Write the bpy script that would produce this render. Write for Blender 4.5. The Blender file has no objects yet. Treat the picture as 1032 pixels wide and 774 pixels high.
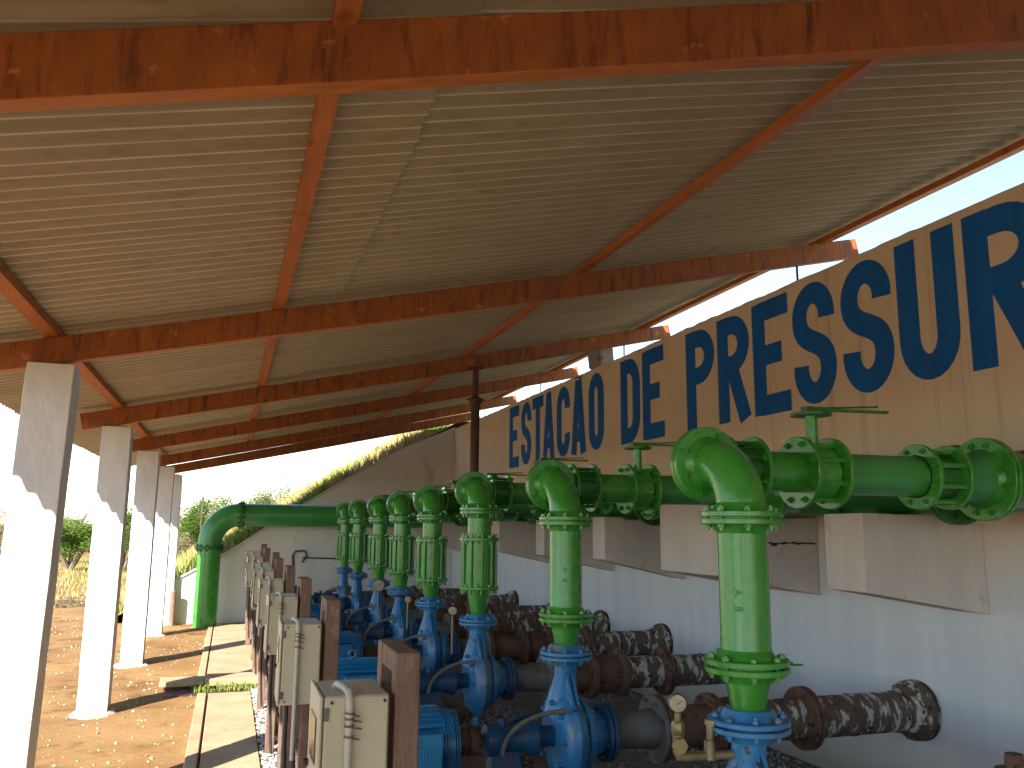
import bpy, bmesh, math, random
from math import sin, cos, pi, radians
from mathutils import Vector, Matrix, noise
random.seed(11)
scene = bpy.context.scene
COL = scene.collection

# ------------------------------------------------------------------ camera
cam = bpy.data.cameras.new('camera'); camo = bpy.data.objects.new('camera', cam); COL.objects.link(camo)
cam.sensor_width = 36; cam.lens = 29.65; cam.clip_start = .05; cam.clip_end = 3000
yv = Vector((-285, -144, -850)).normalized()
zv = Vector((49, 4928, -850)); zv -= yv * zv.dot(yv); zv.normalize()
xv = yv.cross(zv)
camo.matrix_world = Matrix.Translation((0, 0, 1.6)) @ Matrix((xv, yv, zv)).to_4x4()
scene.camera = camo

# ------------------------------------------------------------------ sun and sky
SUN = Vector((-.64, -.77, .665)).normalized()
w = bpy.data.worlds.new('World'); scene.world = w; w.use_nodes = True
wn = w.node_tree; bg = wn.nodes['Background']; bg.inputs[1].default_value = .11
sky = wn.nodes.new('ShaderNodeTexSky'); sky.sky_type = 'NISHITA'; sky.sun_disc = False
sky.sun_elevation = math.asin(SUN.z); sky.sun_rotation = math.atan2(SUN.x, SUN.y) % (2*pi)
sky.dust_density = .05; sky.air_density = 1.0; sky.ozone_density = 1.6
# thin high cloud in the sky
tcw = wn.nodes.new('ShaderNodeTexCoord'); mpw = wn.nodes.new('ShaderNodeMapping'); mpw.inputs['Scale'].default_value = (1.4, 1.4, 6)
nzw = wn.nodes.new('ShaderNodeTexNoise'); nzw.inputs['Scale'].default_value = 2.2; nzw.inputs['Detail'].default_value = 7; nzw.inputs['Roughness'].default_value = .6
rpw = wn.nodes.new('ShaderNodeMapRange'); rpw.inputs['From Min'].default_value = .48; rpw.inputs['From Max'].default_value = .72; rpw.inputs['To Max'].default_value = .4
mxw = wn.nodes.new('ShaderNodeMix'); mxw.data_type = 'RGBA'; mxw.inputs['B'].default_value = (2.3, 2.65, 3.0, 1)
wn.links.new(tcw.outputs['Generated'], mpw.inputs[0]); wn.links.new(mpw.outputs[0], nzw.inputs['Vector'])
wn.links.new(nzw.outputs[0], rpw.inputs['Value']); wn.links.new(rpw.outputs[0], mxw.inputs['Factor'])
wn.links.new(sky.outputs[0], mxw.inputs['A']); wn.links.new(mxw.outputs['Result'], bg.inputs[0])
sl = bpy.data.lights.new('sun', 'SUN'); sl.energy = 4.3; sl.angle = radians(.53); sl.color = (1, .93, .82)
so = bpy.data.objects.new('sun', sl); COL.objects.link(so); so.rotation_euler = SUN.to_track_quat('Z', 'Y').to_euler()
scene.view_settings.view_transform = 'Standard'; scene.view_settings.look = 'None'
scene.view_settings.gamma = 1; scene.view_settings.use_curve_mapping = False
scene.view_settings.exposure = 1.9
scene.render.engine = 'CYCLES'
scene.cycles.max_bounces = 8; scene.cycles.diffuse_bounces = 6

# ------------------------------------------------------------------ materials
def material(name, c1, c2, scale=4, stretch=(1, 1, 1), rough=.6, bump=0, bscale=40, c3=None, t3=.6, s3=6, st3=(1, 1, 1), soft=.05,
             c4=None, t4=.65, s4=12, metal=0, spec=.5, rvar=.12, tweak=None):
    m = bpy.data.materials.new(name); m.use_nodes = True; n = m.node_tree; N = n.nodes; L = n.links
    b = N['Principled BSDF']; geo = N.new('ShaderNodeNewGeometry')
    def nz(sc, st, det=6, off=0):
        mp = N.new('ShaderNodeMapping'); mp.inputs['Scale'].default_value = st; mp.inputs['Location'].default_value = (off, off*1.7, off*.6)
        t = N.new('ShaderNodeTexNoise'); t.inputs['Scale'].default_value = sc; t.inputs['Detail'].default_value = det
        t.inputs['Roughness'].default_value = .62
        L.new(geo.outputs['Position'], mp.inputs[0]); L.new(mp.outputs[0], t.inputs['Vector']); return t.outputs[0]
    def rng(src, a, b_, lo=0, hi=1):
        r = N.new('ShaderNodeMapRange'); r.inputs['From Min'].default_value = a; r.inputs['From Max'].default_value = b_
        r.inputs['To Min'].default_value = lo; r.inputs['To Max'].default_value = hi; L.new(src, r.inputs['Value']); return r.outputs[0]
    def mix(f, a, b_):
        x = N.new('ShaderNodeMix'); x.data_type = 'RGBA'; L.new(f, x.inputs['Factor'])
        for s, v in (('A', a), ('B', b_)):
            if isinstance(v, tuple): x.inputs[s].default_value = (*v, 1)
            else: L.new(v, x.inputs[s])
        return x.outputs['Result']
    base = nz(scale, stretch)
    col = mix(rng(base, .32, .68), c1, c2)
    if c3: col = mix(rng(nz(s3, st3, 8, 3.3), t3, t3+soft), col, c3)
    if c4: col = mix(rng(nz(s4, (1, 1, 1), 8, 9.1), t4, t4+.05), col, c4)
    if tweak: col = tweak(N, L, geo, col, mix, rng, nz)
    L.new(col, b.inputs['Base Color'])
    L.new(rng(base, .3, .7, max(.05, rough-rvar), min(1, rough+rvar)), b.inputs['Roughness'])
    b.inputs['Metallic'].default_value = metal; b.inputs['Specular IOR Level'].default_value = spec
    if bump:
        bp = N.new('ShaderNodeBump'); bp.inputs['Strength'].default_value = min(1, bump); bp.inputs['Distance'].default_value = .01
        L.new(nz(bscale, stretch, 6, 5), bp.inputs['Height']); L.new(bp.outputs[0], b.inputs['Normal'])
    return m

def wall_zone(N, L, geo, col, mix, rng, nz):       # lower part is whitewashed, upper part painted beige
    sp = N.new('ShaderNodeSeparateXYZ'); L.new(geo.outputs['Position'], sp.inputs[0])
    ad = N.new('ShaderNodeMath'); ad.operation = 'MULTIPLY_ADD'; ad.inputs[1].default_value = .35
    L.new(nz(3, (1, 1, .3), 6, 2), ad.inputs[0]); L.new(sp.outputs['Z'], ad.inputs[2])
    lower = mix(rng(nz(5, (1, 1, .12), 6, 7), .35, .65), (.62, .64, .68), (.70, .715, .745))
    foot_dark = mix(rng(sp.outputs['Z'], .05, .5), (.30, .27, .24), lower)  # darker towards the foot of the wall
    return mix(rng(ad.outputs[0], 1.45, 1.75), foot_dark, col)

def splash(N, L, geo, col, mix, rng, nz):          # red dirt splashed up the foot of each pillar
    sp = N.new('ShaderNodeSeparateXYZ'); L.new(geo.outputs['Position'], sp.inputs[0])
    ad = N.new('ShaderNodeMath'); ad.operation = 'MULTIPLY_ADD'; ad.inputs[1].default_value = -.9
    L.new(nz(9, (1, 1, .5), 7, 6), ad.inputs[0]); L.new(sp.outputs['Z'], ad.inputs[2])
    return mix(rng(ad.outputs[0], -.30, -.52), col, (.50, .36, .23))
def crest_light(N, L, geo, col, mix, rng, nz):          # pale line painted as light caught along the bottom of each wave
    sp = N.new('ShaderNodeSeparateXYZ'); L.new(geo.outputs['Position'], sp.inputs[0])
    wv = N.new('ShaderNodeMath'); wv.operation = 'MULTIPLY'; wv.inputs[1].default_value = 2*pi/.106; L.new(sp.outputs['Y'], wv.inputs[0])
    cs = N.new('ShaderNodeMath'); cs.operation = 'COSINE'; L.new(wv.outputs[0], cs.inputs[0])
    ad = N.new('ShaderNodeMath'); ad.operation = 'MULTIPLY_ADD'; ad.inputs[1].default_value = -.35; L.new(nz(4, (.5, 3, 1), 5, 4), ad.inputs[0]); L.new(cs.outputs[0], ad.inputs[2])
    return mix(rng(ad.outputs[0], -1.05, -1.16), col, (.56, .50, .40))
M = {}
M['green'] = material('green_paint', (.032, .235, .026), (.052, .305, .038), 6, rough=.26, rvar=.08, bump=.25, bscale=25, c3=(.012, .11, .018), t3=.66, s3=9, soft=.12, c4=(.10, .06, .02), t4=.745, s4=20)
M['green_old'] = material('weathered_green_paint', (.028, .22, .05), (.05, .285, .058), 3, rough=.38, bump=.25, bscale=20, c3=(.05, .2, .13), t3=.55, s3=3, soft=.2, c4=(.12, .05, .02), t4=.72, s4=14)
M['green_dark'] = material('green_paint_with_rust', (.010, .12, .018), (.022, .18, .028), 7, rough=.4, bump=.3, bscale=30, c3=(.09, .035, .015), t3=.6, s3=12, soft=.08)
M['blue'] = material('blue_paint', (.018, .165, .38), (.03, .22, .47), 7, rough=.42, bump=.3, bscale=40, c3=(.17, .165, .15), t3=.55, s3=5, st3=(1, 1, .5), soft=.1, c4=(.05, .03, .025), t4=.60, s4=14)
M['blue_dark'] = material('grimy_blue_paint', (.007, .05, .125), (.013, .085, .20), 9, rough=.5, bump=.3, bscale=40, c3=(.1, .06, .04), t3=.56, s3=10, soft=.1)
M['motor_blue'] = material('motor_blue_paint', (.016, .18, .38), (.026, .23, .46), 5, rough=.4, c3=(.09, .085, .08), t3=.58, s3=8, soft=.15)
for k_ in ('green', 'green_old', 'blue', 'motor_blue'):
    p_ = M[k_].node_tree.nodes['Principled BSDF']; p_.inputs['Coat Weight'].default_value = .35; p_.inputs['Coat Roughness'].default_value = .18
M['rust'] = material('rusty_steel', (.085, .045, .030), (.15, .08, .05), 9, rough=.75, bump=.8, bscale=45, c3=(.16, .065, .03), t3=.60, s3=12, soft=.15, c4=(.02, .013, .01), t4=.58, s4=20)
M['rust_grey'] = material('grey_worn_steel', (.085, .085, .08), (.16, .155, .145), 8, rough=.6, bump=.4, bscale=40, c3=(.12, .06, .03), t3=.56, s3=7, soft=.12)
M['flaked'] = material('rust_with_flaking_white_paint', (.08, .05, .036), (.15, .10, .072), 9, rough=.75, bump=.8, bscale=40, c3=(.50, .48, .45), t3=.515, s3=10, st3=(2.2, .8, .8), soft=.05, c4=(.03, .017, .012), t4=.6, s4=20)
M['concrete_white'] = material('whitewashed_concrete', (.54, .52, .51), (.68, .665, .65), 5, (1, 1, .4), rough=.9, bump=.7, bscale=18, c3=(.36, .32, .29), t3=.58, s3=3.2, st3=(1, 1, .3), soft=.1, c4=(.2, .15, .11), t4=.72, s4=22, tweak=splash)
M['pillar_top'] = material('rough_pillar_head', (.42, .38, .34), (.58, .55, .51), 7, rough=.95, bump=1, bscale=30, c3=(.14, .09, .05), t3=.56, s3=13, soft=.06)
M['wall'] = material('painted_retaining_wall', (.67, .565, .46), (.75, .65, .54), 2.2, (1, 1, .35), rough=.85, bump=.35, bscale=16, c3=(.52, .42, .32), t3=.57, s3=5, st3=(1, 2, .08), soft=.2, c4=(.2, .14, .1), t4=.76, s4=14, tweak=wall_zone)
M['bracket'] = material('concrete_bracket_plaster', (.54, .49, .46), (.63, .58, .55), 6, (1, 1, .3), rough=.9, bump=.5, bscale=22, c3=(.36, .30, .27), t3=.62, s3=6, soft=.15, c4=(.18, .13, .1), t4=.74, s4=18)
M['wing'] = material('wing_wall_plaster', (.63, .62, .60), (.73, .72, .69), 3, (1, 1, .3), rough=.9, bump=.4, bscale=20, c3=(.38, .34, .3), t3=.6, s3=2.5, st3=(1, 1, .4), soft=.2)
M['letter'] = material('blue_lettering_paint', (.008, .12, .50), (.014, .15, .58), 5, (1, 1, .3), rough=.8, spec=.2, bump=.3, bscale=18, c3=(.04, .13, .36), t3=.58, s3=9, st3=(1, 2, .12), soft=.15, c4=(.10, .16, .33), t4=.73, s4=26)
M['rafter'] = material('stained_rafter_wood', (.22, .062, .012), (.36, .112, .018), 7, (1.4, 4, .5), rough=.7, bump=.5, bscale=30, c3=(.085, .02, .007), t3=.51, s3=9, st3=(2.4, 1, .4), soft=.2, c4=(.44, .16, .035), t4=.62, s4=11)
M['rafter_under'] = material('bounce_lit_rafter_underside', (.36, .10, .018), (.50, .17, .035), 6, (1, 3, 3), rough=.65, bump=.4, c3=(.2, .06, .015), t3=.6, s3=7, soft=.15)  # less stained orange, brightened to stand for light bounced off the ground
M['purlin'] = material('orange_purlin_wood', (.36, .10, .022), (.50, .165, .04), 5, (4, .6, 4), rough=.7, bump=.5, bscale=30, c3=(.2, .06, .02), t3=.58, s3=7, soft=.12)
M['sheet'] = material('fibre_cement', (.325, .28, .21), (.385, .335, .26), 3, (.6, 1.6, 1), rough=.95, bump=.5, bscale=60, c3=(.27, .225, .16), t3=.52, s3=22, st3=(.35, 1.5, 1), soft=.25, c4=(.56, .53, .45), t4=.70, s4=22, tweak=crest_light)
M['wood_post'] = material('brown_painted_timber', (.13, .07, .045), (.24, .145, .10), 6, (3, 3, .5), rough=.75, bump=.6, bscale=40, c3=(.3, .2, .15), t3=.6, s3=9, st3=(1, 1, .5), soft=.08, c4=(.05, .025, .018), t4=.66, s4=15)
M['box'] = material('cream_enclosure_paint', (.45, .405, .28), (.53, .48, .345), 4, rough=.5, bump=.15, bscale=30, c3=(.34, .28, .18), t3=.62, s3=7, st3=(1, 1, .3), soft=.15)
M['conduit'] = material('grey_plastic_conduit', (.42, .40, .33), (.5, .48, .4), 8, rough=.5)
M['black'] = material('black_rubber', (.015, .015, .015), (.03, .03, .03), 20, rough=.6)
M['brass'] = material('dirty_brass', (.20, .155, .075), (.32, .25, .13), 20, rough=.45, metal=.5, c3=(.2, .17, .12), t3=.55, s3=15, soft=.1)
M['dial'] = material('gauge_dial', (.27, .24, .17), (.42, .39, .31), 20, rough=.3)
M['window'] = material('dark_glass', (.05, .035, .03), (.08, .05, .04), 10, rough=.15)
M['post'] = material('dark_painted_post', (.055, .022, .018), (.10, .04, .03), 6, rough=.6, bump=.3)
M['block'] = material('rough_concrete', (.26, .24, .22), (.4, .37, .34), 9, rough=.95, bump=1, bscale=25, c3=(.14, .12, .1), t3=.58, s3=10)
M['plinth'] = material('stained_concrete_plinth', (.12, .08, .06), (.20, .14, .11), 7, rough=.9, bump=.6, c3=(.12, .05, .03), t3=.55, s3=6, soft=.1)
M['path'] = material('dusty_concrete_path', (.34, .25, .145), (.43, .33, .205), 2.5, rough=.95, bump=.5, bscale=20, c3=(.36, .22, .11), t3=.52, s3=3.5, soft=.2, c4=(.6, .52, .4), t4=.7, s4=30)
M['dirt'] = material('orange_dirt', (.22, .122, .048), (.31, .19, .082), .9, rough=1, bump=1, bscale=14, c3=(.17, .085, .034), t3=.52, s3=2.3, soft=.12, c4=(.55, .4, .24), t4=.66, s4=26, spec=.1)
M['gravel_bed'] = material('gravel_bed', (.10, .085, .07), (.20, .175, .155), 60, rough=1, bump=1, bscale=70, c3=(.1, .07, .05), t3=.55, s3=4, soft=.2)
M['stone_lit'] = material('sunlit_gravel', (.42, .40, .37), (.6, .57, .53), 30, rough=.95)  # paler copy of the one gravel, sunlight put into its colour
M['stone_shaded'] = material('shaded_gravel', (.12, .11, .10), (.36, .33, .30), 30, rough=.95)  # darker copy of the same gravel, roof shade put into its colour
M['stone_w'] = material('quartz_pebbles', (.6, .52, .42), (.35, .22, .12), 3, rough=.95)
M['bank'] = material('dry_grass_bank', (.42, .29, .14), (.52, .40, .20), .8, rough=1, bump=1, bscale=8, c3=(.14, .19, .05), t3=.54, s3=.9, soft=.1, c4=(.25, .13, .06), t4=.62, s4=4, spec=.1)
M['dry_grass'] = material('dry_grass', (.52, .42, .19), (.42, .31, .13), .7, rough=.9, c3=(.24, .32, .07), t3=.48, s3=1.1, soft=.08, spec=.2)
M['green_grass'] = material('green_grass', (.10, .17, .03), (.2, .24, .06), 5, rough=.9, spec=.2)
M['bark'] = material('bark', (.12, .09, .06), (.2, .15, .1), 8, rough=.95)
def leaf_mat(name, a, b):
    m = material(name, a, b, 1.2, rough=.7, spec=.3)
    n = m.node_tree; p = n.nodes['Principled BSDF']; tr = n.nodes.new('ShaderNodeBsdfTranslucent'); tr.inputs[0].default_value = (a[0]*1.6, a[1]*1.6, a[2], 1)
    mx = n.nodes.new('ShaderNodeMixShader'); mx.inputs[0].default_value = .35
    n.links.new(p.outputs[0], mx.inputs[1]); n.links.new(tr.outputs[0], mx.inputs[2]); n.links.new(mx.outputs[0], n.nodes['Material Output'].inputs[0]); return m
M['leaf'] = leaf_mat('green_leaves', (.085, .16, .025), (.16, .24, .045))
M['leaf_dry'] = leaf_mat('olive_leaves', (.16, .18, .06), (.26, .25, .11))
M['leaf_twig'] = leaf_mat('dry_twigs', (.22, .17, .10), (.3, .25, .16))

# ------------------------------------------------------------------ mesh helpers
def frame_of(d):
    d = Vector(d).normalized(); a = Vector((0, 0, 1)) if abs(d.z) < .9 else Vector((1, 0, 0))
    u = a.cross(d).normalized(); return u, d.cross(u), d

class MB:
    def __init__(s): s.v = []; s.f = []
    def add(s, vs, fs):
        o = len(s.v); s.v += [Vector(p) for p in vs]; s.f += [tuple(i+o for i in f) for f in fs]; return s
    def box(s, a, b, rot=None, piv=None):
        x0, y0, z0 = a; x1, y1, z1 = b
        vs = [Vector(p) for p in ((x0,y0,z0),(x1,y0,z0),(x1,y1,z0),(x0,y1,z0),(x0,y0,z1),(x1,y0,z1),(x1,y1,z1),(x0,y1,z1))]
        if rot is not None:
            piv = Vector(piv if piv is not None else ((x0+x1)/2, (y0+y1)/2, (z0+z1)/2)); vs = [piv + rot @ (p-piv) for p in vs]
        return s.add(vs, [(0,3,2,1),(4,5,6,7),(0,1,5,4),(1,2,6,5),(2,3,7,6),(3,0,4,7)])
    def beam(s, p0, p1, wd, ht):                      # a straight timber, ht measured in the vertical plane
        p0 = Vector(p0); p1 = Vector(p1); d = (p1-p0).normalized(); side = d.cross(Vector((0,0,1)))
        side = Vector((1,0,0)) if side.length < .01 else side.normalized(); up = side.cross(d)
        vs = []
        for p in (p0, p1):
            for a, b in ((-1,-1),(1,-1),(1,1),(-1,1)): vs.append(p + side*a*wd/2 + up*b*ht/2)
        return s.add(vs, [(0,1,2,3),(7,6,5,4),(0,4,5,1),(1,5,6,2),(2,6,7,3),(3,7,4,0)])
    def lathe(s, c, axis, prof, n=28, close=True):    # prof: list of (distance along the axis, radius)
        u, v, d = frame_of(axis); c = Vector(c); vs = []; fs = []
        for t, r in prof:
            for k in range(n):
                a = 2*pi*k/n; vs.append(c + d*t + (u*cos(a)+v*sin(a))*r)
        for i in range(len(prof)-1):
            for k in range(n):
                k2 = (k+1) % n; fs.append((i*n+k, i*n+k2, (i+1)*n+k2, (i+1)*n+k))
        if close:
            fs.append(tuple(range(n-1, -1, -1))); fs.append(tuple((len(prof)-1)*n+k for k in range(n)))
        return s.add(vs, fs)
    def cyl(s, p0, p1, r0, r1=None, n=24):
        p0 = Vector(p0); p1 = Vector(p1); return s.lathe(p0, p1-p0, [(0, r0), ((p1-p0).length, r0 if r1 is None else r1)], n)
    def sweep(s, pts, r, n=16, ry=None):
        pts = [Vector(p) for p in pts]; vs = []; fs = []; pu = None
        for i, p in enumerate(pts):
            d = (pts[min(i+1, len(pts)-1)] - pts[max(i-1, 0)]).normalized()
            if pu is None: u = frame_of(d)[0]
            else: u = (pu - d*pu.dot(d)).normalized()
            pu = u; v = d.cross(u); rr = r[i] if isinstance(r, (list, tuple)) else r
            for k in range(n):
                a = 2*pi*k/n; vs.append(p + u*cos(a)*rr + v*sin(a)*(ry or rr))
        for i in range(len(pts)-1):
            for k in range(n):
                k2 = (k+1) % n; fs.append((i*n+k, i*n+k2, (i+1)*n+k2, (i+1)*n+k))
        fs.append(tuple(range(n-1, -1, -1))); fs.append(tuple((len(pts)-1)*n+k for k in range(n)))
        return s.add(vs, fs)
    def bolts(s, c, axis, rc, n, size, half, ph=.0, r_sh=None):
        u, v, d = frame_of(axis); c = Vector(c)
        for k in range(n):
            a = 2*pi*(k+.5)/n+ph; p = c + (u*cos(a)+v*sin(a))*rc
            s.lathe(p-d*(half+size*.8), d, [(0, size*.95), (size*.8, size)], 6)
            s.lathe(p+d*half, d, [(0, size), (size*.8, size*.95)], 6)
            s.lathe(p-d*(half+size*1.5), d, [(0, size*.5), (2*half+size*(2.3+.8*random.random()), size*.5)], 6)
        return s
    def flange(s, c, axis, r, th=.022, nb=8, pair=True, gap=.006, bore=None):
        c = Vector(c); d = Vector(axis).normalized(); b = .003
        if pair:
            for sg in (-1, 1):
                s.lathe(c + d*sg*(gap/2), d*sg, [(0, r-b), (b, r), (th-b, r), (th, r-b), (th+.001, r*.72), (th+.014, r*.66), (th+.03, r*.6)], 40)
            s.lathe(c-d*gap, d, [(0, r*.8), (2*gap, r*.8)], 30)
            half = th+gap/2
        else:
            s.lathe(c-d*th/2, d, [(0, r-b), (b, r), (th-b, r), (th, r-b)], 40); half = th/2
        return s.bolts(c, d, r*.82, nb, r*.098, half)
    def build(s, name, mat, parent=None, bevel=0, loc=None, smooth=True, ang=35):
        me = bpy.data.meshes.new(name); me.from_pydata([tuple(p) for p in s.v], [], s.f); me.update()
        if smooth:
            me.polygons.foreach_set('use_smooth', [True]*len(me.polygons)); me.set_sharp_from_angle(angle=radians(ang))
        me.materials.append(M[mat] if isinstance(mat, str) else mat)
        o = bpy.data.objects.new(name, me); COL.objects.link(o)
        if parent: o.parent = parent
        if loc: o.location = loc
        if bevel:
            bv = o.modifiers.new('bevel', 'BEVEL'); bv.width = bevel; bv.segments = 2; bv.limit_method = 'ANGLE'; bv.angle_limit = radians(40)
        return o

def arc(c, a, b, n=14):     # quarter arc: c + a*cos + b*sin
    c = Vector(c); a = Vector(a); b = Vector(b); return [c + a*cos(pi/2*i/n) + b*sin(pi/2*i/n) for i in range(n+1)]
def tag(o, label=None, cat=None, group=None, kind=None):
    if label: o['label'] = label
    if cat: o['category'] = cat
    if group: o['group'] = group
    if kind: o['kind'] = kind
    return o
def thing(name, label, cat, loc=(0, 0, 0), group=None):
    o = bpy.data.objects.new(name, None); o.empty_display_size = .1; COL.objects.link(o); o.location = loc
    return tag(o, label, cat, group)
KIDS = {}
def copy_tree(o, parent=None):
    c = o.copy(); COL.objects.link(c)
    if parent: c.parent = parent
    for ch in o.children: copy_tree(ch, c)
    return c
def noisy(o, amp, sc, seed=0):
    for v in o.data.vertices:
        n = noise.noise_vector(Vector(v.co)*sc + Vector((seed, 0, 0))); v.co += n*amp

# ------------------------------------------------------------------ ground, path, gravel
def grid(name, xs, ys, fz, mat, kind='structure'):
    vs = []; fs = []; nx = len(xs)
    for y in ys:
        for x in xs: vs.append((x, y, fz(x, y)))
    for j in range(len(ys)-1):
        for i in range(nx-1): fs.append((j*nx+i, j*nx+i+1, (j+1)*nx+i+1, (j+1)*nx+i))
    m = MB(); m.add(vs, fs); o = m.build(name, mat, ang=180); tag(o, kind=kind); return o
def lin(a, b, n): return [a+(b-a)*i/n for i in range(n+1)]
def gz(x, y):
    k = 0
    if x < -.3 and y > -3: k = min(1, (-.3-x)/.5)
    z = k*.022*noise.noise(Vector((x*1.6, y*1.6, 0))) + k*.01*noise.noise(Vector((x*6, y*6, 3)))
    if abs(x) > 40 or y > 60: z += 0
    return z
g = grid('ground', [-900, -200, -60, -30]+lin(-14, -.2, 120)+[0, 2, 4, 40, 200, 900], [-400, -60, -12]+lin(-3, 26, 180)+[32, 40, 60, 90, 200, 900, 2000], gz, 'dirt')
grid('gravel_floor', lin(.18, 3.96, 24), lin(-2, 15.5, 80), lambda x, y: .006+.008*noise.noise(Vector((x*5, y*5, 0))) + (.05*max(0, noise.noise(Vector((x*.9, y*.9, 5)))) if x > 1.9 else 0), 'gravel_bed')
pm = MB()
for y0, y1 in ((-2, .9), (.912, 2.9), (2.912, 4.9), (4.912, 6.9), (6.912, 8.98)): pm.box((-.09, y0, -.04), (.30, y1, .022))
for y0, y1 in ((9.66, 11.4), (11.412, 13.3), (13.312, 15.0)): pm.box((-.13, y0, -.04), (.46, y1, .024))
o = pm.build('concrete_path', 'path', bevel=.006); tag(o, kind='structure')
km = MB()
for y0, y1 in ((-2, 3.0), (3.01, 6.4), (6.41, 8.95)): km.box((-.19, y0, -.03), (-.105, y1, .035))
km.box((-.22, 9.7, -.03), (-.145, 12.4, .03)); km.box((-.22, 12.41, -.03), (-.145, 15, .03))
o = km.build('path_kerb', 'path', bevel=.008); tag(o, kind='structure')
# lintel slab over the small drain with weeds in it
sb = MB(); sb.box((-.56, 9.32, .035), (-.14, 9.62, .085)); o = sb.box((-.135, 9.30, .03), (.52, 9.64, .10)).build('drain_slab', 'path', bevel=.008)
tag(o, 'thick pale concrete slab bridging a weedy gap in the path', 'slab')
dm = MB(); dm.box((-.5, 8.985, -.01), (.46, 9.31, .008)); tag(dm.build('drain_channel', 'post'), kind='structure')

def stones(name, n, area, smin, smax, mat, label, cat, zf=None, dens=None):
    m = MB(); t = (1+5**.5)/2
    iv = [Vector(p).normalized() for p in ((-1,t,0),(1,t,0),(-1,-t,0),(1,-t,0),(0,-1,t),(0,1,t),(0,-1,-t),(0,1,-t),(t,0,-1),(t,0,1),(-t,0,-1),(-t,0,1))]
    fi = [(0,11,5),(0,5,1),(0,1,7),(0,7,10),(0,10,11),(1,5,9),(5,11,4),(11,10,2),(10,7,6),(7,1,8),(3,9,4),(3,4,2),(3,2,6),(3,6,8),(3,8,9),(4,9,5),(2,4,11),(6,2,10),(8,6,7),(9,8,1)]
    k = 0
    while k < n:
        x = random.uniform(area[0], area[1]); y = area[2]+(area[3]-area[2])*random.random()**1.35
        if dens and random.random() > dens(x, y): continue
        s = random.uniform(smin, smax); k += 1
        z = (zf(x, y) if zf else .01)
        R = Matrix.Rotation(random.random()*6.3, 3, 'Z') @ Matrix.Rotation(random.random()*3, 3, 'X')
        sc = Vector((1, random.uniform(.6, 1), random.uniform(.4, .8)))
        m.add([Vector((x, y, z+s*.3)) + R @ Vector((p.x*sc.x*random.uniform(.8, 1.2), p.y*sc.y, p.z*sc.z))*s for p in iv], fi)
    o = m.build(name, mat, smooth=False); return tag(o, label, cat, kind='stuff')
stones('sunlit_gravel', 5200, (.31, .56, 3, 13.5), .006, .015, 'stone_lit', 'loose gravel strip beside the concrete path, coloured paler for sunlight', 'gravel')
stones('shaded_gravel', 17000, (.56, 3.9, 2.6, 10), .009, .02, 'stone_shaded', 'loose gravel under the blue pumps, coloured darker for shade', 'gravel')
stones('dirt_pebbles', 2600, (-7, -.12, 4.5, 18), .005, .016, 'stone_w', 'small pale pebbles strewn over the orange dirt', 'pebbles', gz)

# embankment behind the wall
def bz(x, y):
    e = min(3.55, 3.43+.61*(x-3.9)) + .12 + .10*min(1, max(0, (y-15.6)/.8))
    if y < 15.62: e = 3.2
    e += .10*noise.noise(Vector((x*.5, y*.5, 2)))
    return max(-.05, e) if x > -1.9 else -.05
grid('embankment', lin(-2.4, 4.2, 44)+[5, 6.5, 9, 14, 30, 90, 300], [15.66]+lin(16, 24, 32)+[27, 30, 36, 44, 60, 90, 160], bz, 'bank')
grid('embankment_fill', [4.17, 6, 9, 14, 30, 90], [-30, -4, 4, 10, 15.655], lambda x, y: 3.25, 'bank')

def blades(name, n, gen, hmin, hmax, mat, label):
    vs = []; fs = []
    for i in range(n):
        x, y, z = gen(); h = random.uniform(hmin, hmax); a = random.random()*2*pi; wd = .004+.006*random.random()+h*.012
        d = Vector((cos(a), sin(a), 0)); l = Vector((random.uniform(-.5, .5), random.uniform(-.5, .5), 0))*h
        p = Vector((x, y, z-.02)); b = len(vs)
        vs += [p-d*wd, p+d*wd, p+l*.35+d*wd*.7+Vector((0, 0, h*.6)), p+l*.35-d*wd*.7+Vector((0, 0, h*.6)), p+l+Vector((0, 0, h))]
        fs += [(b, b+1, b+2, b+3), (b+3, b+2, b+4)]
    m = MB(); m.add(vs, fs); return tag(m.build(name, mat, smooth=False), label, 'grass', kind='stuff')
def gen_bank():
    while 1:
        x = random.uniform(-1.9, 4.4); y = 15.7+random.random()**2.2*10
        if noise.noise(Vector((x*.9, y*.9, 8))) > random.uniform(-.6, .35): return x, y, bz(x, y)
blades('bank_grass', 34000, gen_bank, .05, .34, 'dry_grass', 'dry yellow and green grass on the embankment behind the wing wall')
def gen_field():
    while 1:
        y = 19+random.random()**1.2*30; x = random.uniform(-16, -1.9+.02*(y-17))
        if noise.noise(Vector((x*.35, y*.35, 4))) > random.uniform(-.5, .3) - (y-20)*.02: return x, y, 0
blades('field_grass', 20000, gen_field, .06, .20, 'dry_grass', 'dry yellow grass of the field beyond the white pillars')
blades('drain_weeds', 260, lambda: (random.uniform(-.25, .36), random.uniform(9.12, 9.28), .01), .03, .10, 'green_grass', 'green weeds growing out of the gap before the raised slab')

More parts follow.
